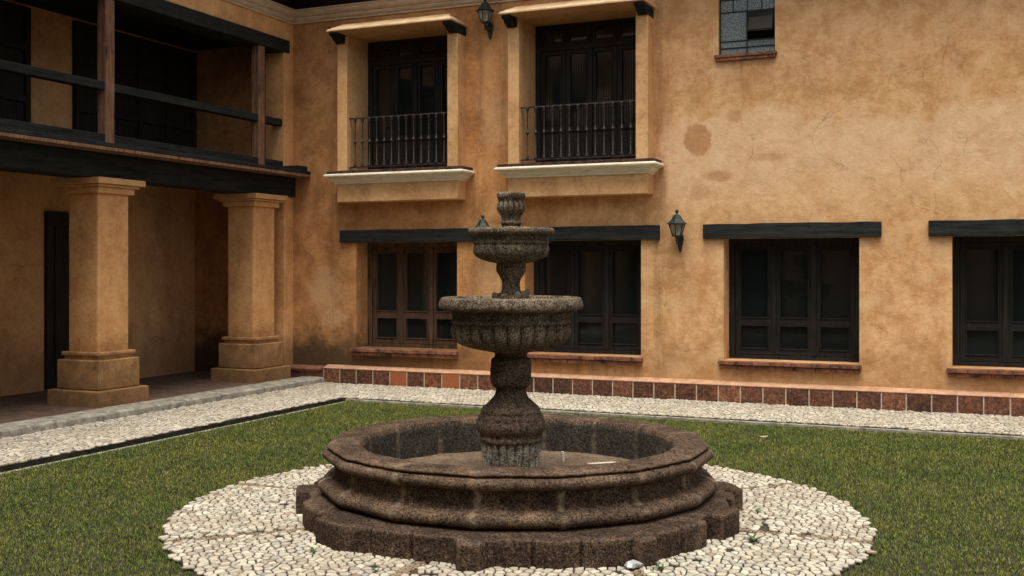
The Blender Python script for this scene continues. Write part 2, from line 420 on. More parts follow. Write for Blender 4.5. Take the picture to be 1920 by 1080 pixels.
# ------------------------------------------------------------------ GROUND
g = MB(False); g.add([(-300,-300,-.06),(300,-300,-.06),(300,300,-.06),(-300,300,-.06)], [(0,1,2,3)])
tag(g.build('ground', M['ground']), kind='structure')
FC = (.04, 7.5)                                         # centre of the basin
# lawn soil
g = MB(False)
lawn_c = [W(-1.62, 1.62, -.022), W(14, 1.62, -.022), W(14, 18, -.022), W(-1.62, 18, -.022)]
g.add([tuple(p) for p in lawn_c], [(0,1,2,3)])
tag(g.build('lawn_soil', M['soil']), kind='structure')
# raised cobbled walk along both buildings (bed under the stones)
g = MB()
g.prism([(-2.93, .1), (14, .1), (14, 1.583), (-1.72, 1.583), (-1.72, 18), (-2.93, 18)], 'z', -.1, .02)
tag(g.build('cobbled_walk', M['bed_dark'], None), kind='structure')
bpy.data.objects['cobbled_walk'].location = O; bpy.data.objects['cobbled_walk'].rotation_euler = (0,0,-TH)
g = MB(False); n = 96
g.rings([[(FC[0]+r*math.cos(2*math.pi*i/n), FC[1]+r*math.sin(2*math.pi*i/n), z) for i in range(n)] for r, z in ((2.33, -.1), (2.33, -.008))])
tag(g.build('cobbled_circle', M['bed']), kind='structure')
# thin stone edging between walk and lawn
g = MB()
g.box(-1.64, 14, 1.585, 1.625, -.1, .014); g.box(-1.655, -1.61, 1.632, 18, -.1, -.014)
e = tag(g.build('lawn_edging', M['kerb'], bevel=.006), kind='structure'); e.location = O; e.rotation_euler = (0,0,-TH)

# --- pebbles: relaxed polygon cells, each a domed stone
def cells(pts_fn, keep, bounds, s, jit, seed):
    r = random.Random(seed); x0, x1, y0, y1 = bounds
    dy = s*.866; rows = int((y1-y0)/dy)+1; colsn = int((x1-x0)/s)+1
    G = {}
    for j in range(rows):
        for i in range(colsn):
            G[i, j] = (x0+(i+.5*(j % 2))*s + r.uniform(-jit, jit)*s, y0+j*dy + r.uniform(-jit, jit)*s)
    out = []
    for (i, j), (px, py) in G.items():
        if not keep(px, py): continue
        poly = [(px-s, py-s), (px+s, py-s), (px+s, py+s), (px-s, py+s)]
        for dj in (-2, -1, 0, 1, 2):
            for di in (-2, -1, 0, 1, 2):
                q = G.get((i+di, j+dj))
                if q is None or (di == 0 and dj == 0): continue
                nx, ny = q[0]-px, q[1]-py
                if nx*nx+ny*ny > 5*s*s: continue
                c = (nx*(px+q[0])+ny*(py+q[1]))/2
                new = []; L = len(poly)
                ds = [nx*a+ny*b-c for a, b in poly]
                for k in range(L):
                    d0, d1 = ds[k], ds[(k+1) % L]; A, B = poly[k], poly[(k+1) % L]
                    if d0 <= 0: new.append(A)
                    if d0*d1 < 0:
                        tt = d0/(d0-d1); new.append((A[0]+(B[0]-A[0])*tt, A[1]+(B[1]-A[1])*tt))
                poly = new
                if len(poly) < 3: break
            if len(poly) < 3: break
        if len(poly) >= 3: out.append((px, py, poly))
    return out
def stones(name, cl, base, hh, label, to_world, gapf=.86):
    vs, fs, tint = [], [], []
    r = random.Random(3)
    for px, py, poly in cl:
        cx = sum(p[0] for p in poly)/len(poly); cy = sum(p[1] for p in poly)/len(poly)
        # round the polygon: subdivide each edge once and pull corners in
        pts = []
        L = len(poly)
        for k in range(L):
            a, b = poly[k], poly[(k+1) % L]
            if math.hypot(a[0]-b[0], a[1]-b[1]) < .004: continue
            pts.append((a[0]*.87+b[0]*.13, a[1]*.87+b[1]*.13)); pts.append((a[0]*.13+b[0]*.87, a[1]*.13+b[1]*.87))
        if len(pts) < 5: continue
        h = hh*r.uniform(.7, 1.25); b0 = len(vs); m = len(pts); tx, ty = r.uniform(-.07, .07), r.uniform(-.07, .07)
        g_ = gapf*r.uniform(.93, 1.04)
        for sc, zz in ((g_*1.04, -.006), (g_*.98, h*.5), (g_*.84, h*.88), (g_*.45, h)):
            for (x, y) in pts:
                X, Y = cx+(x-cx)*sc, cy+(y-cy)*sc
                vs.append(to_world(X, Y, base+zz+(tx*(X-cx)+ty*(Y-cy))*(zz > 0)))
        vs.append(to_world(cx, cy, base+h*1.02))
        for q in range(3):
            for k in range(m):
                k2 = (k+1) % m
                fs.append((b0+q*m+k, b0+q*m+k2, b0+(q+1)*m+k2, b0+(q+1)*m+k))
        for k in range(m): fs.append((b0+3*m+k, b0+3*m+(k+1) % m, b0+4*m))
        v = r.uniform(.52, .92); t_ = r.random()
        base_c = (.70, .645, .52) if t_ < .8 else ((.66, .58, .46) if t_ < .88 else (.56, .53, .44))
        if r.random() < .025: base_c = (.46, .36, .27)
        tint += [(.035, .030, .022, 1)]*m + [(base_c[0]*v*.8, base_c[1]*v*.78, base_c[2]*v*.74, 1)]*m + [(base_c[0]*v, base_c[1]*v, base_c[2]*v, 1)]*(2*m+1)  # outer ring dark: joint shading put into the stone colour, with dirt
    me = bpy.data.meshes.new(name); me.from_pydata(vs, [], fs)
    me.polygons.foreach_set('use_smooth', [True]*len(fs)); me.materials.append(M['pebble'])
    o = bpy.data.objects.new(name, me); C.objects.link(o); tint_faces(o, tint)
    return tag(o, label, 'cobblestones', kind='stuff')
def in_circle(x, y):
    dx, dy = x-FC[0], y-FC[1]; d = math.hypot(dx, dy)
    if not (1.36 < d < 2.34) : return False
    if y > 9.9: return False
    a = math.degrees(math.atan2(dy, dx)) % 45
    off = (a-22.5)/57.3*d
    if abs(off) < .035: return False
    if d > 1.36 and abs(d-1.66) < .004: return False
    return True
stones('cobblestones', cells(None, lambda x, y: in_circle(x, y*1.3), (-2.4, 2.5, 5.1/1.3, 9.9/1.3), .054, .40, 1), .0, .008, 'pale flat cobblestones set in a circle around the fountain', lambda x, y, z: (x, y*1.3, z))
def strip_small(x, y):
    dx, dy = x-FC[0], y-FC[1]; d = math.hypot(dx, dy)
    if not (1.4 < d < 2.33): return False
    a = math.degrees(math.atan2(dy, dx)) % 45; off = abs((a-22.5)/57.3*d)
    return off < .035
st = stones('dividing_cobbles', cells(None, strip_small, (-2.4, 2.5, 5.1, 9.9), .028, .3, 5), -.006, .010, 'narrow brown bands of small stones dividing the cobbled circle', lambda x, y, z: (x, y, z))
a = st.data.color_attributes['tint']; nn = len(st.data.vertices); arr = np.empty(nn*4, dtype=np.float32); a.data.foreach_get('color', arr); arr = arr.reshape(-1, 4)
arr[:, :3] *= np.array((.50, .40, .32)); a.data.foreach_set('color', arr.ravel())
def in_walk(u, v):
    if not ((-2.92 < u < 8.2 and .13 < v < 1.57) or (-2.92 < u < -1.73 and .13 < v < 7.)): return False
    return True
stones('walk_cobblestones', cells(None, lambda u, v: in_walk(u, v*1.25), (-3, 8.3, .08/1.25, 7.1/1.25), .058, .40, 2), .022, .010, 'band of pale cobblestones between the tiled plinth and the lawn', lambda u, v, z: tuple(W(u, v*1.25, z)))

# --- lawn blades
def lawn():
    n = 520000
    d = 5.0 + 9.6*rng.random(n)**.8; x = (rng.random(n)-.5)*1.02*d*1.0
    y = d
    u = (x-O.x)*U.x+(y-O.y)*U.y; v = (x-O.x)*N.x+(y-O.y)*N.y
    rr = np.hypot(x-FC[0], y-FC[1]); edge = 2.325+.02*np.sin(7*np.arctan2(y-FC[1], x-FC[0]))+.012*rng.standard_normal(n)
    k = (u > -1.625+.015*rng.standard_normal(n)) & (v > 1.60+.02*rng.standard_normal(n)) & (rr > edge)
    x, y, d = x[k], y[k], d[k]; n = len(x)
    h = rng.uniform(.010, .026, n); wd = rng.uniform(.002, .0042, n)*(d/8)**.5; a = rng.uniform(0, math.pi*2, n); b = rng.uniform(0, math.pi*2, n); ln = rng.uniform(.1, .9, n)*h
    z0 = -.022
    P = np.empty((n, 4, 3), dtype=np.float32)
    cx, sx = np.cos(a)*wd, np.sin(a)*wd; lx, ly = np.cos(b)*ln, np.sin(b)*ln
    P[:, 0] = np.stack([x-cx, y-sx, np.full(n, z0)], 1); P[:, 1] = np.stack([x+cx, y+sx, np.full(n, z0)], 1)
    P[:, 2] = np.stack([x+lx*.4+cx*.8, y+ly*.4+sx*.8, z0+h*.65], 1); P[:, 3] = np.stack([x+lx, y+ly, z0+h], 1)
    me = bpy.data.meshes.new('grass'); me.vertices.add(4*n); me.vertices.foreach_set('co', P.ravel())
    idx = np.arange(n)*4; L = np.stack([idx, idx+1, idx+2, idx, idx+2, idx+3], 1).ravel().astype(np.int32)
    me.loops.add(6*n); me.loops.foreach_set('vertex_index', L); me.polygons.add(2*n)
    me.polygons.foreach_set('loop_start', (np.arange(2*n)*3).astype(np.int32)); me.update(calc_edges=True)
    me.materials.append(M['grass'])
    o = bpy.data.objects.new('grass', me); C.objects.link(o)
    t = rng.random(n)[:, None]; c = (1-t)*np.array((.062, .108, .024)) + t*np.array((.25, .265, .062))
    dry = rng.random(n) < .13; c[dry] = np.array((.27, .24, .10))*rng.uniform(.7, 1.2, dry.sum())[:, None]
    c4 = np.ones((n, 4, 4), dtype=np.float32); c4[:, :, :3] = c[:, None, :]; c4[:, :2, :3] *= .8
    tint_faces(o, c4); tag(o, 'short green lawn around the cobbled circle', 'grass', kind='stuff')
lawn()

# ------------------------------------------------------------------ MAIN HOUSE
house = house_thing('courtyard_house', 'two storey ochre house front with wrought iron balconies behind the fountain', 'house')
LOW = [-2.48, .135, 2.75+.05, 5.42]; LW = 1.607; LZ0, LZ1 = .53, 2.035
UP = [(-2.64, -.74), (-.005, 1.905)]
def wall_mesh(mb, u0, u1, z0, z1, ops, depth):
    us = sorted({u0, u1, *[a for o in ops for a in o[:2]]}); zs = sorted({z0, z1, *[a for o in ops for a in o[2:4]]})
    def sub(ls, st):
        out = []
        for a, b in zip(ls, ls[1:]):
            k = max(1, int((b-a)/st)); out += [a+(b-a)*i/k for i in range(k)]
        return out+[ls[-1]]
    us = sub(us, .4); zs = sub(zs, .4)
    idx = {}; vs = []
    def V(i, j):
        if (i, j) not in idx: idx[i, j] = len(vs); vs.append((us[i], 0, zs[j]))
        return idx[i, j]
    fs = []
    for i in range(len(us)-1):
        for j in range(len(zs)-1):
            cu, cz = (us[i]+us[i+1])/2, (zs[j]+zs[j+1])/2
            if any(a < cu < b and c < cz < d for a, b, c, d in ops): continue
            fs.append((V(i, j), V(i+1, j), V(i+1, j+1), V(i, j+1)))
    mb.add(vs, fs)
    for a, b, c, d in ops:
        mb.add([(a,0,c),(b,0,c),(b,0,d),(a,0,d),(a,-depth,c),(b,-depth,c),(b,-depth,d),(a,-depth,d)], [(0,1,5,4),(1,2,6,5),(2,3,7,6),(3,0,4,7)])
ops = [(a, a+LW, LZ0, LZ1) for a in LOW] + [(a+.03, b-.03, 3.03, 4.97) for a, b in UP] + [(2.736, 3.427, 4.30, 5.06)]
mb = MB(); wall_mesh(mb, -6.2, 14, -.1, 5.26, ops, .42)
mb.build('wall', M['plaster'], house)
# dark rooms behind the openings close the wall
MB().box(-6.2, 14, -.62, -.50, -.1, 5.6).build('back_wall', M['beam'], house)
# cornice
prof = [(-.01,5.235),(.025,5.24),(.025,5.262),(.045,5.275),(.06,5.30),(.06,5.318),(.075,5.325),(.095,5.345),(.115,5.375),(.115,5.40),(.13,5.405),(.13,5.425),(.0,5.43)]
mb = MB(); k = len(prof)
vs = [(UC+o, o, z) for o, z in prof] + [(14, o, z) for o, z in prof]
mb.add(vs, [(i, i+1, k+i+1, k+i) for i in range(k-1)]).build('cornice', M['cornice'], house)
MB().box(UC+.03, 14, -.05, .035, 5.43, 5.80).build('fascia', M['fascia'], house)
mb = MB(); mb.prism([(-1.5, 6.4), (.62, 5.78), (.62, 5.86), (-1.5, 6.5)], 'u', -3.2, 14.3); mb.build('roof', M['roof'], house)

# tiled plinth
mb = MB(); mbg = MB()
pr_u0 = -2.952
tv = []
k = 0; u = pr_u0
tiles = MB(); tcols = []
rr = random.Random(11)
bright = {4: 1., 7: 1.2, 3: .3, 6: .6}
while u < 9.0:
    w_ = .272
    tiles.box(u+.007, u+w_-.007, .03, .12, .005, .225)
    c = bright.get(k, rr.choice([.0, .05, .12, .2, .3, .45]))
    tcols += [(c, rr.random(), 0, 1)]*8
    u += w_; k += 1
to = tiles.build('plinth_tile', M['tile'], house, bevel=.003); tint_faces(to, tcols)
MB().box(pr_u0-.004, 9.0, -.01, .1175, -.1, .222).build('plinth', M['mortar'], house)
MB().prism([(-.01, .226), (.118, .226), (.124, .230), (.122, .240), (-.01, .278)], 'u', pr_u0-.006, 9.0).build('plinth_capping', M['capping'], house, bevel=.003)
# terracotta roll at the foot of the wall, left of the plinth
mb = MB(); rings = []
for uu in (-4.2, -2.96):
    rings.append([(uu, -.02, .10), (uu, .13, .10), (uu, .13, .17), (uu, .165, .185), (uu, .175, .215), (uu, .155, .245), (uu, .11, .255), (uu, -.02, .255)])
mb.rings(rings).build('skirting_step', M['brick'], house, smooth=True, auto=35)

# windows of the ground floor
def low_window(a, fmat, gmat, right_open=False):
    b = a+LW; f = MB(); v0, v1 = -.40, -.31
    f.box(a, a+.075, v0, v1, LZ0, LZ1); f.box(b-.075, b, v0, v1, LZ0, LZ1)
    f.box(a+.075, b-.075, v0, v1, LZ1-.07, LZ1); f.box(a+.075, b-.075, v0, v1, LZ0, LZ0+.05)
    n = 3; p = (LW-.15)/n
    for i in range(n):
        x0 = a+.075+i*p; x1 = x0+p
        x0 += .004; x1 -= .004; m0 = LZ0+.054; m1 = LZ1-.074; q0, q1 = -.385, -.325
        sw = .062
        f.box(x0, x0+sw, q0, q1, m0, m1); f.box(x1-sw, x1, q0, q1, m0, m1)
        f.box(x0+sw, x1-sw, q0, q1, m1-.07, m1); f.box(x0+sw, x1-sw, q0, q1, m0, m0+.07)
        f.box(x0+sw, x1-sw, q0, q1, .955, 1.04)
        for zb in ((m0+.07, .955), (1.04, m1-.07)):    # glazing beads
            f.box(x0+sw, x0+sw+.012, q0+.01, q1+.012, *zb); f.box(x1-sw-.012, x1-sw, q0+.01, q1+.012, *zb)
            f.box(x0+sw+.012, x1-sw-.012, q0+.01, q1+.012, zb[0], zb[0]+.012); f.box(x0+sw+.012, x1-sw-.012, q0+.01, q1+.012, zb[1]-.012, zb[1])
        if i < n-1: f.box(x1-.022, x1+.030, q1-.02, q1+.022, m0, m1)
    wnd = f.build('window', fmat, house, bevel=.003)
    MB().box(a+.02, b-.02, -.372, -.366, LZ0+.02, LZ1-.02).build('pane', gmat, wnd)
    s = MB(); x = a-.06; rr = random.Random(int(a*100)); 
    while x < b+.03-.02:
        w_ = min(rr.uniform(.20, .25), b+.03-x); vv = .085+rr.uniform(-.006, .006)
        s.box(x+.002, x+w_-.003, -.31, vv, .478+rr.uniform(-.002,.002), .525+rr.uniform(-.003,.003)); x += w_
    x = a-.045
    while x < b+.012:
        w_ = min(rr.uniform(.20, .25), b+.018-x); vv = .06+rr.uniform(-.006, .004)
        s.box(x+.002, x+w_-.003, -.02, vv, .425, .474); x += w_
    s.build('sill', M['brick'], wnd, bevel=.007, disp=(.0025, 9))
    l = MB(); rings = []
    for i in range(13):
        uu = a-.25+(LW+.5)*i/12; j = random.Random(i+int(a*50))
        d = [j.uniform(-.004, .004) for _ in range(4)]
        rings.append([(uu, -.03, LZ1-.004+d[0]*.5), (uu, .05+d[1], LZ1-.006+d[0]*.6), (uu, .05+d[1], LZ1+.175+d[2]), (uu, -.03, LZ1+.177+d[2])])
    l.rings(rings).build('lintel', M['beam'], wnd, bevel=.008)
    return wnd
low_window(LOW[0], M['frame_worn'], M['glass'])
low_window(LOW[1], M['frame_dark'], M['glass'])
low_window(LOW[2], M['frame_dark'], M['glass'])
low_window(LOW[3], M['frame_dark'], M['glass'])
# lintel soffits: the beam goes through the wall
for a in LOW:
    pass

# balconies
def balcony(a, b):
    ia, ib = a+.16, b-.16; vf = .25
    pil = []
    for u0, u1, w0, w1 in ((a, ia, a+.125, ia), (ib, b, ib, b-.125)):
        s = MB(); s.prism([(u0, -.42), (u1, -.42), (u1, vf), (u0, vf)], 'z', 3.03, 4.835); s.box(w0, w1, -.417, vf-.002, 4.80, 4.955)
        pil.append(s.build('pilaster', M['plaster_trim'], house, bevel=.010))
    # hood: plaster slab with battered sides, brick on edge at the hips
    h = MB(); e = .02
    b0 = [(a-e, -.42), (a-e, .50), (b+e, .50), (b+e, -.42)]
    t0 = [(a+.13, -.42), (a+.13, .26), (b-.13, .26), (b-.13, -.42)]
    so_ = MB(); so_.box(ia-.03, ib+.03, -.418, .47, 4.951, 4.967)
    h.rings([[(x, y, 4.960) for x, y in b0], [(x, y, 4.985) for x, y in b0], [(x, y, 5.10) for x, y in t0]])
    hood = h.build('hood', M['hood'], house, bevel=.006); so_.build('soffit', M['plaster_in'], hood)  # soffit in a darker render: shade under the hood put into the colour
    rr = random.Random(5)
    for sgn, ea, ta in ((-1, a-e, a+.13), (1, b+e, b-.13)):       # upright bricks along the sloping ends
        n = 8; br = MB()
        for i in range(n):
            v0 = .50-(i+1)*.50/n+.004; v1 = .50-i*.50/n-.004
            def top(v): return ta if v <= .26 else ta+(ea-ta)*(v-.26)/.24
            def zt(v): return 5.10 if v <= .26 else 5.10+(4.985-5.10)*(v-.26)/.24
            x_out = ea+sgn*.006
            up = .006
            if zt((v0+v1)/2) < 5.0: continue
            q = [(x_out, v0, 4.962), (x_out, v1, 4.962), (top(v1)+sgn*.0, v1, zt(v1)+up), (top(v0), v0, zt(v0)+up),
                 (ea-sgn*.01, v0, 4.962), (ea-sgn*.01, v1, 4.962), (top(v1)-sgn*.02, v1, zt(v1)+up-.02), (top(v0)-sgn*.02, v0, zt(v0)+up-.02)]
            br.add(q, [(0,1,2,3),(4,7,6,5),(0,4,5,1),(1,5,6,2),(2,6,7,3),(3,7,4,0)])
        br.build('hood_brick', M['capping'], hood)
    # corbels
    for sur, u0, u1 in ((pil[0], a-.004, a+.123), (pil[1], b-.123, b+.004)):
        c = MB(); c.prism([(-.02, 4.832), (.258, 4.832), (.29, 4.835), (.31, 4.855), (.345, 4.865), (.375, 4.885), (.385, 4.905), (.43, 4.91), (.455, 4.925), (.46, 4.951), (-.02, 4.951)], 'u', u0, u1)
        c.build('corbel', M['beam_v'], sur, bevel=.004)
    # ledge
    l = MB(); l.skirt(a, b, vf, [(0, 2.598), (0, 2.86)])
    led = l.build('balcony_ledge', M['plaster_trim'], house, bevel=.008)
    m = MB(); m.skirt(a, b, vf, [(-.01, 2.848), (.022, 2.852), (.022, 2.872), (.035, 2.876), (.052, 2.888), (.062, 2.905), (.068, 2.922), (.088, 2.926), (.10, 2.935), (.122, 2.94), (.135, 2.952), (.138, 2.966), (.132, 2.98), (.118, 2.988), (-.01, 2.990)])
    m.build('moulding', M['cream'], led, smooth=True, auto=32, disp=(.0015, 8))
    bk = MB(); rr = random.Random(int(a*77)+9); x = a-.11
    while x < b+.11-.02:
        w_ = min(rr.uniform(.19, .225), b+.11-x); bk.box(x+.0025, x+w_-.0025, -.42 if a+.1 < x < b-.3 else -.01, vf+.112+rr.uniform(-.006, .006), 2.992, 3.030+rr.uniform(-.002, .003)); x += w_
    bk.build('brick_edge', M['brick_dark'], led, bevel=.004)
    # railing
    rv = .17
    r = MB(); r.box(ia-.01, ib+.01, rv-.02, rv+.02, 3.772, 3.788); r.box(ia-.01, ib+.01, rv-.016, rv+.016, 3.082, 3.097)
    ral = r.build('railing', M['rail_iron'], house)
    n = 13; sp = (ib-ia)/(n+.5)
    first = None
    for i in range(n):
        uu = ia+sp*(i+.75)
        if first is None:
            q = MB()
            pf = [(.007,3.095),(.017,3.10),(.019,3.112),(.011,3.122),(.017,3.135),(.008,3.155),(.007,3.40),(.008,3.425),(.017,3.434),(.019,3.443),(.017,3.452),(.008,3.461),(.007,3.49),(.007,3.70),(.009,3.722),(.017,3.735),(.011,3.745),(.019,3.757),(.019,3.776)]
            pf = [(r_*1.4, z_) for r_, z_ in pf]
            q.lathe(pf, 8, (0, rv)); first = q.build('baluster', M['rail_iron'], ral, smooth=True); first.location.x = uu; fx = uu
        else: copy_child(first, ral, uu-fx)
    # french doors
    d = MB(); v0, v1 = -.40, -.32; z0, z1 = 3.03, 4.955
    d.box(ia, ia+.07, v0, v1, z0, z1); d.box(ib-.07, ib, v0, v1, z0, z1); d.box(ia+.07, ib-.07, v0, v1, z1-.06, z1); d.box(ia+.07, ib-.07, v0, v1, 4.60, 4.665)
    n = 4; p = (ib-ia-.14)/n; gl = MB()
    for i in range(n):
        x0 = ia+.07+i*p+.003; x1 = ia+.07+(i+1)*p-.003; q0, q1 = -.385, -.335; sw = .058
        for a0, a1 in ((z0+.01, 4.598), (4.667, z1-.062)):
            d.box(x0, x0+sw, q0, q1, a0, a1); d.box(x1-sw, x1, q0, q1, a0, a1)
            d.box(x0+sw, x1-sw, q0, q1, a1-.055, a1); d.box(x0+sw, x1-sw, q0, q1, a0, a0+.055)
        d.box(x0+sw, x1-sw, q0, q1, 3.50, 3.57)
        d.box(x0+sw, x1-sw, q0+.015, q1-.015, z0+.06, 3.50)           # solid lower panel
        d.box(x0+sw+.03, x1-sw-.03, q1-.02, q1-.006, z0+.10, 3.46)
        d.box(x0+sw-.002, x0+sw+.010, q0+.01, q1+.01, 3.57, 4.543); d.box(x1-sw-.010, x1-sw+.002, q0+.01, q1+.01, 3.57, 4.543)
        if i == 1: d.box(x1-.02, x1+.026, q1-.02, q1+.03, z0+.02, 4.595)
    dr = d.build('balcony_door', M['frame_dark'], house, bevel=.003)
    MB().box(ia+.03, ib-.03, -.368, -.362, 3.4, z1-.03).build('pane', M['curtain'] if a > -1 else M['glass'], dr)
for a, b in UP: balcony(a, b)

# steel window with pebbled glass, top right
a, b, z0, z1 = 2.736, 3.427, 4.30, 5.06
f = MB(); v0, v1 = -.085, -.055
for q in ((a, a+.016), (b-.016, b)): f.box(q[0], q[1], v0, v1, z0, z1)
f.box(a, b, v0-.004, v1+.003, z0, z0+.018)
mz = [4.40, 4.49, 4.835, 4.99]
cu = a+.34
for zz in (4.385, 4.47, 4.83, 4.985): f.box(a+.016, b-.016, v0+.003, v1-.002, zz, zz+.012)
f.box(cu-.007, cu+.007, v0+.006, v1+.004, z0+.02, 4.83)
for uu in (a+.17, a+.345, a+.52): f.box(uu-.005, uu+.005, v0+.008, v1-.004, 4.842, 5.05)
sw = f.build('steel_window', M['iron'], house, bevel=.002)
MB().box(a+.005, cu-.002, -.074, -.070, z0+.01, 4.84).box(cu+.002, b-.005, -.074, -.070, z0+.01, 4.47).box(a+.005, b-.005, -.074, -.070, 4.842, 5.05).build('pane', M['frosted'], sw)
MB().box(cu+.004, b-.01, -.30, -.28, 4.46, 4.86).build('dark_opening', M['beam'], sw)
# top-hung vent, tipped out
vt = MB(); zt, zb = 4.83, 4.56; vo = .03
vt.prism([(-.062, zt), (-.048, zt), (vo+.014, zb), (vo, zb)], 'u', cu+.02, b-.02)
vt.build('vent_sash', M['beam'], sw, bevel=.002)
vt = MB(); vt.prism([(-.046, zt-.02), (-.044, zt-.02), (vo+.0145, zb+.02), (vo+.0125, zb+.02)], 'u', cu+.036, b-.036); vt.build('vent_pane', M['dull'], sw)
s = MB(); x = a-.045; rr = random.Random(4)
while x < b+.03: w_ = min(.21, b+.03-x); s.box(x+.002, x+w_-.002, -.30, .06+rr.uniform(-.006,.006), 4.262, 4.298); x += w_
x = a-.03
while x < b+.01: w_ = min(.25, b+.015-x); s.box(x+.002, x+w_-.002, -.02, .045, 4.222, 4.259); x += w_
s.build('sill', M['brick'], sw, bevel=.004, disp=(.002, 9))

# ------------------------------------------------------------------ ARCADE WING (left)
wing = house_thing('arcade_wing', 'two storey gallery wing with rendered pillars and dark timber posts left of the fountain', 'house')
VE = 16.
mb = MB(); mb.box(UC-.34, UC, -.02, .215, -.1, 5.26)
mb.box(UC-.34, UC, .215, VE, 4.985, 5.26)
mb.build('wall', M['plaster_col'], wing, bevel=.012)
MB().box(UC-2.0, UC-1.8, 0, VE, -.1, 5.3).build('gallery_wall', M['plaster_in'], wing)
mb = MB(); k = len(prof)
vs = [(UC+o, o, z) for o, z in prof] + [(UC+o, VE, z) for o, z in prof]
mb.add(vs, [(i, k+i, k+i+1, i+1) for i in range(k-1)]).build('cornice', M['cornice'], wing)
MB().box(UC-.05, UC+.033, .036, VE, 5.43, 5.80).build('fascia', M['fascia'], wing)
MB().prism([(UC-3.2, 6.75), (UC+.6, 5.78), (UC+.6, 5.86), (UC-3.2, 6.85)], 'v', -.4, VE).build('roof', M['roof'], wing)
MB().box(UC-1.9, UC-.02, .0, VE, 5.0, 5.08).build('gallery_ceiling', M['beam_v'], wing)
MB().box(UC-1.9, UC-.03, .0, VE, 2.99, 3.07).build('upper_floor', M['beam_v'], wing)
# timber
MB().box(UC-.33, UC+.02, .10, VE, 4.80, 4.983).build('lintel_beam', M['beam_v'], wing, bevel=.012, disp=None)
MB().box(UC-.36, UC+.045, -.01, VE, 2.705, 2.985).build('floor_beam', M['beam_v'], wing, bevel=.012)
lb = MB(); lb.box(UC-.34, UC+.31, -.005, VE, 3.028, 3.075); lb.box(UC-.05, UC+.25, -.005, .22, 3.075, 3.15)
lb.build('ledge_board', M['beam_v'], wing, bevel=.006)
MB().box(UC+.05, UC+.308, -.004, VE, 2.988, 3.026).build('ledge_trim', M['post'], wing, bevel=.004)
PITCH = 2.9; cols = []
for i in range(5):
    v0 = .44+PITCH*i; v1 = v0+.49
    if i == 0:
        c = MB(); u1 = UC; u0 = UC-.46
        # chamfer-stopped square shaft
        c.box(u0, u1, v0, v1, .60, 2.545)
        cc = c.build('pillar', M['plaster_col'], wing, bevel=.025)
        k_ = MB()
        for e_, za, zb in ((.045, 2.53, 2.60), (.085, 2.602, 2.63), (.135, 2.632, 2.703)): k_.box(u0-e_, u1+e_, v0-e_, v1+e_, za, zb)
        cap = k_.build('capital', M['plaster_trim'], cc, bevel=.008)
        k_ = MB()
        for e_, za, zb in ((.03, .60, .655), (.055, .655, .70), (.085, .27, .61), ): k_.box(u0-e_, u1+e_, v0-e_, v1+e_, za, zb+ (.03 if e_ == .03 else 0))
        k_.box(u0-.16, u1+.16, v0-.16, v1+.16, .05, .265)
        bs = k_.build('base', M['plaster_base'] if 'plaster_base' in M else M['plaster_col'], cc, bevel=.012)
        p_ = MB(); p_.box(UC-.16, UC-.01, v0+.215, v0+.355, 3.07, 4.81)
        pp = p_.build('post', M['post'], wing, bevel=.02)
        cols = [cc, cap, bs, pp]
    else:
        n1 = cols[0].copy(); C.objects.link(n1); n1.parent = wing; n1.location.y = -PITCH*i
        for q in cols[1:3]: n2 = q.copy(); C.objects.link(n2); n2.parent = n1
        n3 = cols[3].copy(); C.objects.link(n3); n3.parent = wing; n3.location.y = -PITCH*i
    a0 = v0+.49 if i else .215
    # rails between the posts
for i in range(6):
    va = .215 if i == 0 else .44+PITCH*(i-1)+.357
    vb = .44+PITCH*i+.208 if i < 5 else VE
    MB().box(UC-.15, UC-.03, va, vb, 3.73, 3.83).build('handrail', M['beam_v'], wing, bevel=.008); MB().box(UC-.15, UC-.02, va, vb, 3.077, 3.22).build('bottom_rail', M['beam_v'], wing, bevel=.008)
# gallery inner dark doors
for v in (.05, 3.2, 6.4, 9.6):
    d = MB(); W_ = 2.4
    d.box(UC-1.80, UC-1.76, v, v+W_, 3.07, 4.95)
    for q in range(5): d.box(UC-1.76, UC-1.72, v+q*(W_-.08)/4, v+q*(W_-.08)/4+.08, 3.07, 4.95)
    for zz in (3.07, 3.75, 4.4, 4.87): d.box(UC-1.76, UC-1.725, v+.08, v+W_-.08, zz, zz+.08)
    d.build('timber_screen', M['frame_dark'], wing, bevel=.004)
for v in (1.5, 6.5):
    d = MB()
    for q in range(2): d.box(UC-1.80, UC-1.75, v+q*.72, v+q*.72+.7, .1, 2.4); d.box(UC-1.75, UC-1.73, v+q*.72+.12, v+q*.72+.58, .3, 2.2)
    d.build('gallery_door', M['frame_dark'], wing, bevel=.006)
MB().box(UC-1.85, UC+.28, -.01, VE, -.1, .085).build('gallery_floor', M['floor'], wing)
rings = []
for k in range(34):
    v = .128+k*(VE-.128)/33
    rings.append([(UC+.28, v, -.1), (UC+.63, v, -.1), (UC+.63, v, .065), (UC+.625, v, .085), (UC+.60, v, .10), (UC+.56, v, .105), (UC+.28, v, .105)])
kb = MB(); kb.rings(rings); kb.build('stone_kerb', M['kerb'], wing, smooth=True, auto=40, disp=(.004, 3))

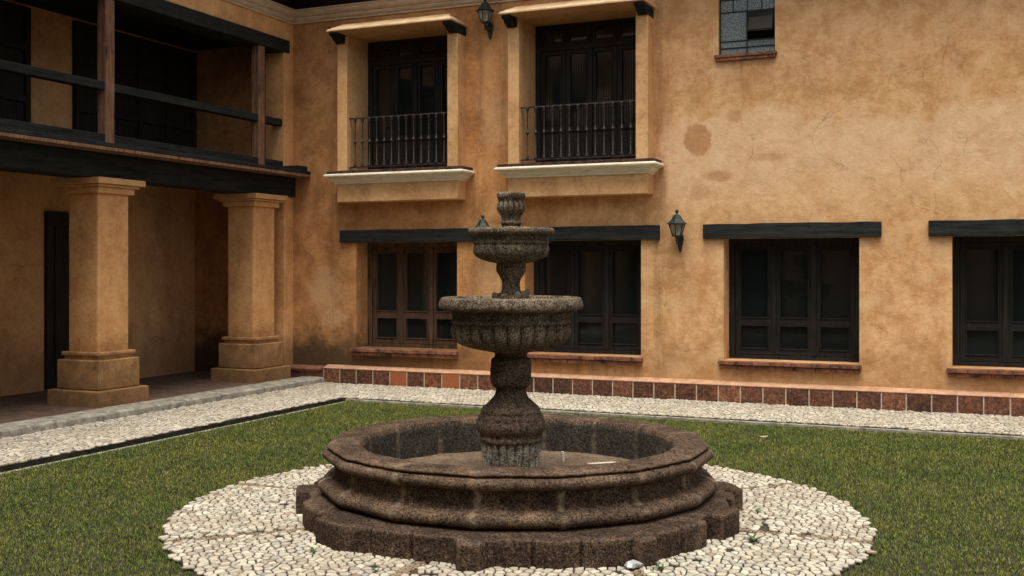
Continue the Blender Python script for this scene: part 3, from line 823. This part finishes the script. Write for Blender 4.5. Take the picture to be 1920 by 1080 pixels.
# ------------------------------------------------------------------ FOUNTAIN
PX = -.007-.04
ft = thing('fountain', 'three tiered carved stone fountain in a round sixteen sided basin', 'fountain', (FC[0], FC[1], 0))
def resample(prof, step):
    out = [prof[0]]
    for a, b in zip(prof, prof[1:]):
        n = max(1, int(math.hypot(b[0]-a[0], b[1]-a[1])/step))
        out += [(a[0]+(b[0]-a[0])*i/n, a[1]+(b[1]-a[1])*i/n) for i in range(1, n+1)]
    return out
def smoothp(prof, it=1):
    for _ in range(it):
        q = [prof[0]]
        for a, b in zip(prof, prof[1:]): q += [(a[0]*.75+b[0]*.25, a[1]*.75+b[1]*.25), (a[0]*.25+b[0]*.75, a[1]*.25+b[1]*.75)]
        prof = q+[prof[-1]]
    return prof
def gon(a, n=16, soft=.82):
    """16-sided plan with softened corners; corners at 0 + k*22.5 deg shifted by half"""
    ph = (a+math.pi/2+math.pi/n) % (2*math.pi/n)-math.pi/n      # 0 in the middle of a side, +-pi/n at a corner
    q = math.cos(math.pi/n)/math.cos(ph)
    return 1+(q-1)*soft+.010
bas = [(1.062,.20),(1.06,.45),(1.075,.482),(1.10,.495),(1.24,.497),(1.28,.490),(1.288,.474),(1.272,.465),(1.274,.458),(1.298,.455),(1.316,.438),(1.316,.412),(1.298,.394),(1.262,.388),(1.244,.376),(1.236,.35),(1.238,.305),(1.246,.285),(1.262,.273),(1.286,.268),(1.322,.255),(1.342,.235),(1.342,.205),(1.325,.182),(1.285,.172),(1.285,.13)]
mb = MB(False); mb.lathe(resample(smoothp(bas[1:]), .02), 384, mod=lambda a, k, r, z: gon(a), cap=False)
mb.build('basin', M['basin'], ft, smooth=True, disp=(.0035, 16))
mb = MB(False); mb.lathe(resample([(1.061,.455),(1.056,.44),(1.058,.33),(1.062,.2)], .02), 192, mod=lambda a, k, r, z: gon(a), cap=False)
mb.build('basin_lining', M['inner'], ft, smooth=True, disp=(.004, 10))
mb = MB(False); mb.lathe([(1.08,.232),(.9,.229),(.7,.228),(.4,.228),(.02,.228)], 96, mod=None, cap=False); mb.build('basin_floor', M['sand'], ft, smooth=True, disp=(.006, 5))
# step outline: (angle from the camera direction, radius)
half = [(-97,1.41),(-93.5,1.43),(-93,1.53),(-84,1.50),(-83,1.43),(-80,1.41),(-76,1.42),(-72,1.47),(-66,1.475),(-60,1.46),(-56.5,1.43),(-54.5,1.43),(-53.8,1.52),(-46,1.525),(-42,1.51),(-37,1.47),(-35.8,1.455),(-35.2,1.475),(-26,1.45),(-25,1.43),(-24.6,1.455),(-20,1.445),(-16.5,1.44),(-14,1.47),(-12.6,1.565),(-8,1.555),(-7,1.50),(-5,1.465),(-1,1.465),(2.6,1.475),(3.,1.455),(3.4,1.485),(8,1.51),(12.5,1.51),(13.2,1.495),(13.8,1.52),(20,1.53),(23.6,1.545),(24.4,1.60),(28.6,1.595),(29.2,1.54),(36,1.515),(38.3,1.505),(39,1.495),(39.6,1.51),(45,1.51),(48,1.505),(48.8,1.45),(54.3,1.43),(55,1.51),(64.5,1.53),(66,1.47),(73,1.43),(74.5,1.42),(75,1.47),(83,1.46),(84,1.40)]
def step_r(deg):
    d = (deg+180) % 360-180
    pts = half
    if d < -97 or d > 84:           # unseen back half repeats the rhythm
        d2 = ((d+97) % 181)-97
        d = min(max(d2, -97), 84)
    for (a0, r0), (a1, r1) in zip(pts, pts[1:]):
        if a0 <= d <= a1: return 1.478+(r0+(r1-r0)*(d-a0)/(a1-a0)-1.478)*1.2
    return 1.45
mb = MB(False); ns = 900; rings = []
for z, k in ((-.05, .0), (.0, .0), (.03, 0), (.06, 0), (.09, .0), (.12, .0), (.140, .0), (.149, -.003), (.155, -.012), (.158, -.035), (.159, -.08)):
    rings.append([((step_r(math.degrees(t))+k)*math.sin(t), -(step_r(math.degrees(t))+k)*math.cos(t), z) for t in [-math.pi+2*math.pi*i/ns for i in range(ns)]])
rings.append([(1.27*math.sin(t), -1.27*math.cos(t), .168) for t in [-math.pi+2*math.pi*i/ns for i in range(ns)]])
mb.rings(rings, True, False); mb.build('step', M['step'], ft, smooth=True, auto=34, disp=(.0022, 16))

def Z(y): return 1.664+(503-y)/272
def fl(n, amp, z0, z1, twist=0.):
    def m(a, k, r, z):
        if z < z0 or z > z1: return 1
        f = math.sin(math.pi*(z-z0)/(z1-z0))**.5
        return 1-amp*f*(1-abs(math.sin(n*a/2+twist*z)))**1.2
    return m
def part(name, pts, mat, n=160, mod=None, disp=(.004, 22), it=1, cap=False, step=.012):
    mb = MB(False); p = [(r, Z(y)) for r, y in pts]
    mb.lathe(resample(smoothp(p, it), step), n, (PX, 0), mod, cap)
    return mb.build(name, mat, ft, smooth=True, disp=disp)
part('fluted_block', [(.212,822),(.208,826),(.205,835),(.205,880),(.208,897)], M['fluted'], 192, lambda a, k, r, z: 1-.075*(1-abs(math.sin(11*a)))**1.2, (.0018, 18))
part('pedestal_foot', [(.12,744),(.13,747),(.17,757),(.198,764),(.207,769),(.203,773),(.215,776),(.226,781),(.224,785),(.236,789),(.239,797),(.232,805),(.216,811),(.213,815),(.222,819),(.222,824),(.20,828)], M['pedestal'], 128, None, (.0035, 18), step=.008)
part('pedestal_block', [(.108,662),(.112,670),(.135,672),(.144,678),(.145,700),(.145,712),(.138,720),(.118,724),(.104,727),(.103,733),(.112,741),(.13,748)], M['pedestal'], 128, lambda a, k, r, z: 1+(.03*math.cos(4*a)*-1 if Z(722) < z < Z(672) else 0), (.0035, 18), step=.01)
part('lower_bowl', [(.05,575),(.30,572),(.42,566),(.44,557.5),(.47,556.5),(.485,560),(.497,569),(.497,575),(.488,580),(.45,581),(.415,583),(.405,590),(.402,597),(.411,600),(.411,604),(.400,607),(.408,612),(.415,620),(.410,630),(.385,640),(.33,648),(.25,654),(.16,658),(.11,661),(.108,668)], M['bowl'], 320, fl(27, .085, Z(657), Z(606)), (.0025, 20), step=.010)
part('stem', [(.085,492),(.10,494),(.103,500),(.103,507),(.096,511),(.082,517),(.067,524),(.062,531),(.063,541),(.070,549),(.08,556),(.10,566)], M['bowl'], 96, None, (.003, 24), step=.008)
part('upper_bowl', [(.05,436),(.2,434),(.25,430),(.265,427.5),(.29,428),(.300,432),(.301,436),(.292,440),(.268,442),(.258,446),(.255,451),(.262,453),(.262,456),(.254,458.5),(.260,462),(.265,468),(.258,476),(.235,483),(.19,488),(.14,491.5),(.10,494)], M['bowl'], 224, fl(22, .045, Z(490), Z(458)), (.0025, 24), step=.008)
part('finial_urn', [(.03,366),(.075,364),(.088,361),(.097,362),(.099,367),(.096,371),(.086,374),(.086,377),(.097,382),(.101,388),(.097,394),(.083,400),(.068,406),(.064,411),(.066,414),(.073,416),(.073,419),(.066,421),(.063,424),(.065,434)], M['bowl'], 144, fl(14, .2, Z(407), Z(375)), (.002, 28), step=.006)
# carved leaves at the foot of the stem
mb = MB(False); rr = random.Random(2)
for i in range(15):
    a = i*2*math.pi/15+rr.uniform(-.15, .15); r = rr.uniform(.07, .10); z0 = Z(570); h = rr.uniform(.04, .095)
    c_ = Vector((PX+r*math.cos(a), r*math.sin(a), z0+h*.5)); n1, n2 = 8, 6
    rings = []
    for j in range(n2+1):
        ph = -math.pi/2+math.pi*j/n2; rr_ = math.cos(ph)*.026+.0005; zz = math.sin(ph)*h*.62; out = (zz/h+.5)**2*.02
        rings.append([(c_.x+math.cos(a)*out+rr_*math.cos(t), c_.y+math.sin(a)*out+rr_*math.sin(t), c_.z+zz) for t in [2*math.pi*q/n1 for q in range(n1)]])
    mb.rings(rings)
mb.build('carved_leaves', M['bowl'], ft, smooth=True, disp=(.012, 30))

# small things in and around the basin
pz = MB(False); pz.lathe([(.011, 0), (.011, .072), (.007, .072)], 14)
o = pz.build('plastic_pipe', M['pipe'], smooth=True, auto=40); o.location = (.38, 8.1, .228); o.rotation_euler = (R(4), R(-4), 0)
tag(o, 'short white pipe stub standing in the dry basin right of the pedestal', 'pipe')
mb = MB(False); pts = []
for i in range(14):
    t = 2*math.pi*i/14; pts.append((.11*math.cos(t)*(1+.15*math.sin(3*t)), .03*math.sin(t)*(1+.2*math.cos(2*t))))
mb.prism(pts, 'z', 0, .006); o = mb.build('paper_scrap', M['scrap'], bevel=.001); o.location = (.66, 7.97, .234); o.rotation_euler = (0, 0, R(18))
tag(o, 'pale flat scrap lying on the basin floor near the right inner wall', 'litter')
mb = MB(False); mb.lathe([(.005,0),(.04,.004),(.05,.018),(.035,.032),(.012,.04)], 14, mod=lambda a, k, r, z: 1+.25*math.sin(3*a+k)); o = mb.build('plastic_wrapper', M['plastic'], disp=(.012, 30))
o.location = (.665, 6.01, .01); tag(o, 'crumpled grey plastic wrapper at the foot of the fountain step', 'litter')
mb = MB(False)
pts = [(.05*math.cos(t)*(1-.3*abs(math.sin(t))), .028*math.sin(t)) for t in [2*math.pi*i/12 for i in range(12)]]
mb.add([(x, y, .012+6*x*x) for x, y in pts]+[(x, y, .015+6*x*x) for x, y in pts], [tuple(range(12))[::-1], tuple(range(12, 24))]+[(i, (i+1) % 12, 12+(i+1) % 12, 12+i) for i in range(12)])
o = mb.build('dry_leaf', M['leaf'], smooth=True); o.location = (2.49, 10.78, -.02); tag(o, 'pale dry leaf lying on the lawn right of the fountain', 'leaf')
def weed(x, y, s, n, label):
    mb = MB(False); rr = random.Random(int(x*1000)+n)
    for i in range(n):
        a = rr.uniform(0, 6.28); L = s*rr.uniform(.5, 1.2); w_ = rr.uniform(.003, .006); lift = rr.uniform(.15, .9)
        px, py = rr.uniform(-s*.3, s*.3), rr.uniform(-s*.3, s*.3)
        dx, dy = math.cos(a), math.sin(a); pr = []
        for t, ww in ((0, .6), (.4, 1), (.75, .8), (1, .05)):
            zz = .012+L*lift*(t-.5*t*t)
            pr.append(((px+dx*L*t-dy*w_*ww, py+dy*L*t+dx*w_*ww, zz), (px+dx*L*t+dy*w_*ww, py+dy*L*t-dx*w_*ww, zz)))
        for p0, p1 in zip(pr, pr[1:]): mb.add([p0[0], p0[1], p1[1], p1[0]], [(0,1,2,3)])
    o = mb.build('weed', M['weed']); o.location = (x, y, 0)
    tag(o, label, 'weed', 'weeds growing between the cobblestones')
M['weed'] = plain('weed_green', (.05, .10, .025), .6)
def on_ground(px, py): d = 2040*1.664/(py-503); return (px-960)/2040*d, d
for px, py, s, n, lab in ((1411, 1017, .07, 34, 'largest tuft of weed among the cobbles right of the fountain'), (1370, 925, .05, 18, 'small weed tuft at the right end of the fountain step'),
                          (1389, 937, .03, 10, 'tiny weed sprout just below the tuft by the step corner'), (1421, 962, .04, 10, 'thin weed in the ring joint near the right edge of the cobbles'),
                          (1240, 1070, .05, 20, 'weed tuft at the bottom beside the step front corner'), (588, 1037, .045, 14, 'lone weed among the cobbles left of the step'),
                          (1432, 945, .03, 8, 'faint weed sprout among cobbles nearest the right lawn edge'), (705, 1074, .035, 9, 'low weed tuft among cobbles below the left of the step')):
    x, y = on_ground(px, py); weed(x, y, s, n, lab)

# ------------------------------------------------------------------ WALL LANTERNS
def lantern(u, ztop, label, first=[None]):
    if first[0] is None:
        t = thing('wall_lantern', label, 'wall lamp', W(u, 0, ztop-.54), -TH, 'wall lanterns on the ochre house front')
        co_ = .17        # distance of the lantern from the wall
        br = MB(); br.prism([(-.035,.0+.13),(-.045,.17),(-.035,.22),(0,.24),(.035,.22),(.045,.17),(.035,.13),(.022,.06),(.012,.02),(0,0),(-.012,.02),(-.022,.06)], 'v', 0, .022)
        p = [(0,.02,.12),(0,.06,.10),(0,.10,.115),(0,.135,.15),(0,.155,.18),(0,co_,.205)]
        for a_, b_ in zip(p, p[1:]): br.tube(a_, b_, .011, 8)
        for a_, b_ in zip([(0,.02,.18),(0,.05,.205),(0,.075,.19),(0,.08,.165)], [(0,.05,.205),(0,.075,.19),(0,.08,.165),(0,.065,.15)]): br.tube(a_, b_, .007, 6)
        br.lathe([(.004,.10),(.014,.115),(.008,.13),(.02,.15),(.012,.17),(.028,.19),(.032,.205)], 10, (0, co_))
        br.build('bracket', M['lamp_iron'], t, smooth=True, auto=40)
        cg = MB(); z0, z1, r0, r1 = .205, .355, .056, .105
        cg.lathe([(r0+.004, z0-.006), (r0+.006, z0+.006)], 6, (0, co_), rot=R(30)); cg.lathe([(r1+.004, z1-.008), (r1+.010, z1+.004)], 6, (0, co_), rot=R(30))
        for i in range(6):
            a_ = R(30+60*i); cg.tube((r0*math.cos(a_), co_+r0*math.sin(a_), z0), (r1*math.cos(a_), co_+r1*math.sin(a_), z1), .006, 6)
        cg.build('cage', M['lamp_iron'], t)
        gl = MB(); gl.lathe([(r0-.003, z0+.004), (r1-.004, z1-.006)], 6, (0, co_), rot=R(30)); gl.build('glass_pane', M['lamp_glass'], t)
        cp = MB(); cp.lathe([(.128,.352),(.130,.360),(.105,.378),(.085,.395),(.068,.418),(.058,.440),(.048,.458),(.035,.468),(.02,.474),(.012,.482),(.012,.490),(.021,.498),(.024,.510),(.021,.522),(.010,.534),(.001,.538)], 6, (0, co_), rot=R(30)).build('cap', M['lamp_iron'], t, bevel=.002)
        first[0] = t; return
    s_ = first[0]; c = s_.copy(); C.objects.link(c); c.location = W(u, 0, ztop-.54); c['label'] = label
    for ch in list(s_.children): d = ch.copy(); C.objects.link(d); d.parent = c
lantern(2.255, 2.40, 'green black iron wall lantern right of the middle ground floor window')
lantern(-.405, 2.385, 'wall lantern mostly hidden behind the upper bowl of the fountain')
lantern(-.37, 5.29, 'upper wall lantern between the two balconies near the cornice')

# ------------------------------------------------------------------ far side of the courtyard (behind the camera, mirrored in the glass)
opp = house_thing('opposite_house', 'ochre house closing the courtyard behind the viewer, seen only in reflections', 'house')
V0 = 18.5
mb = MB(); mb.box(-9, 12, V0, V0+.4, -.1, 8.2); mb.build('wall', M['plaster_in'], opp)  # wall raised high to darken the pane reflections and cut sky light
mb = MB(); mb.prism([(V0-.6, 8.1), (V0+3.5, 9.8), (V0+3.5, 9.9), (V0-.6, 8.2)], 'u', -9.3, 12.3); mb.build('roof', M['roof'], opp)
for uu in (-4.5, -1.0, 2.5, 6.): MB().box(uu, uu+1.3, V0-.03, V0+.05, .1, 2.4).build('door', M['frame_dark'], opp)
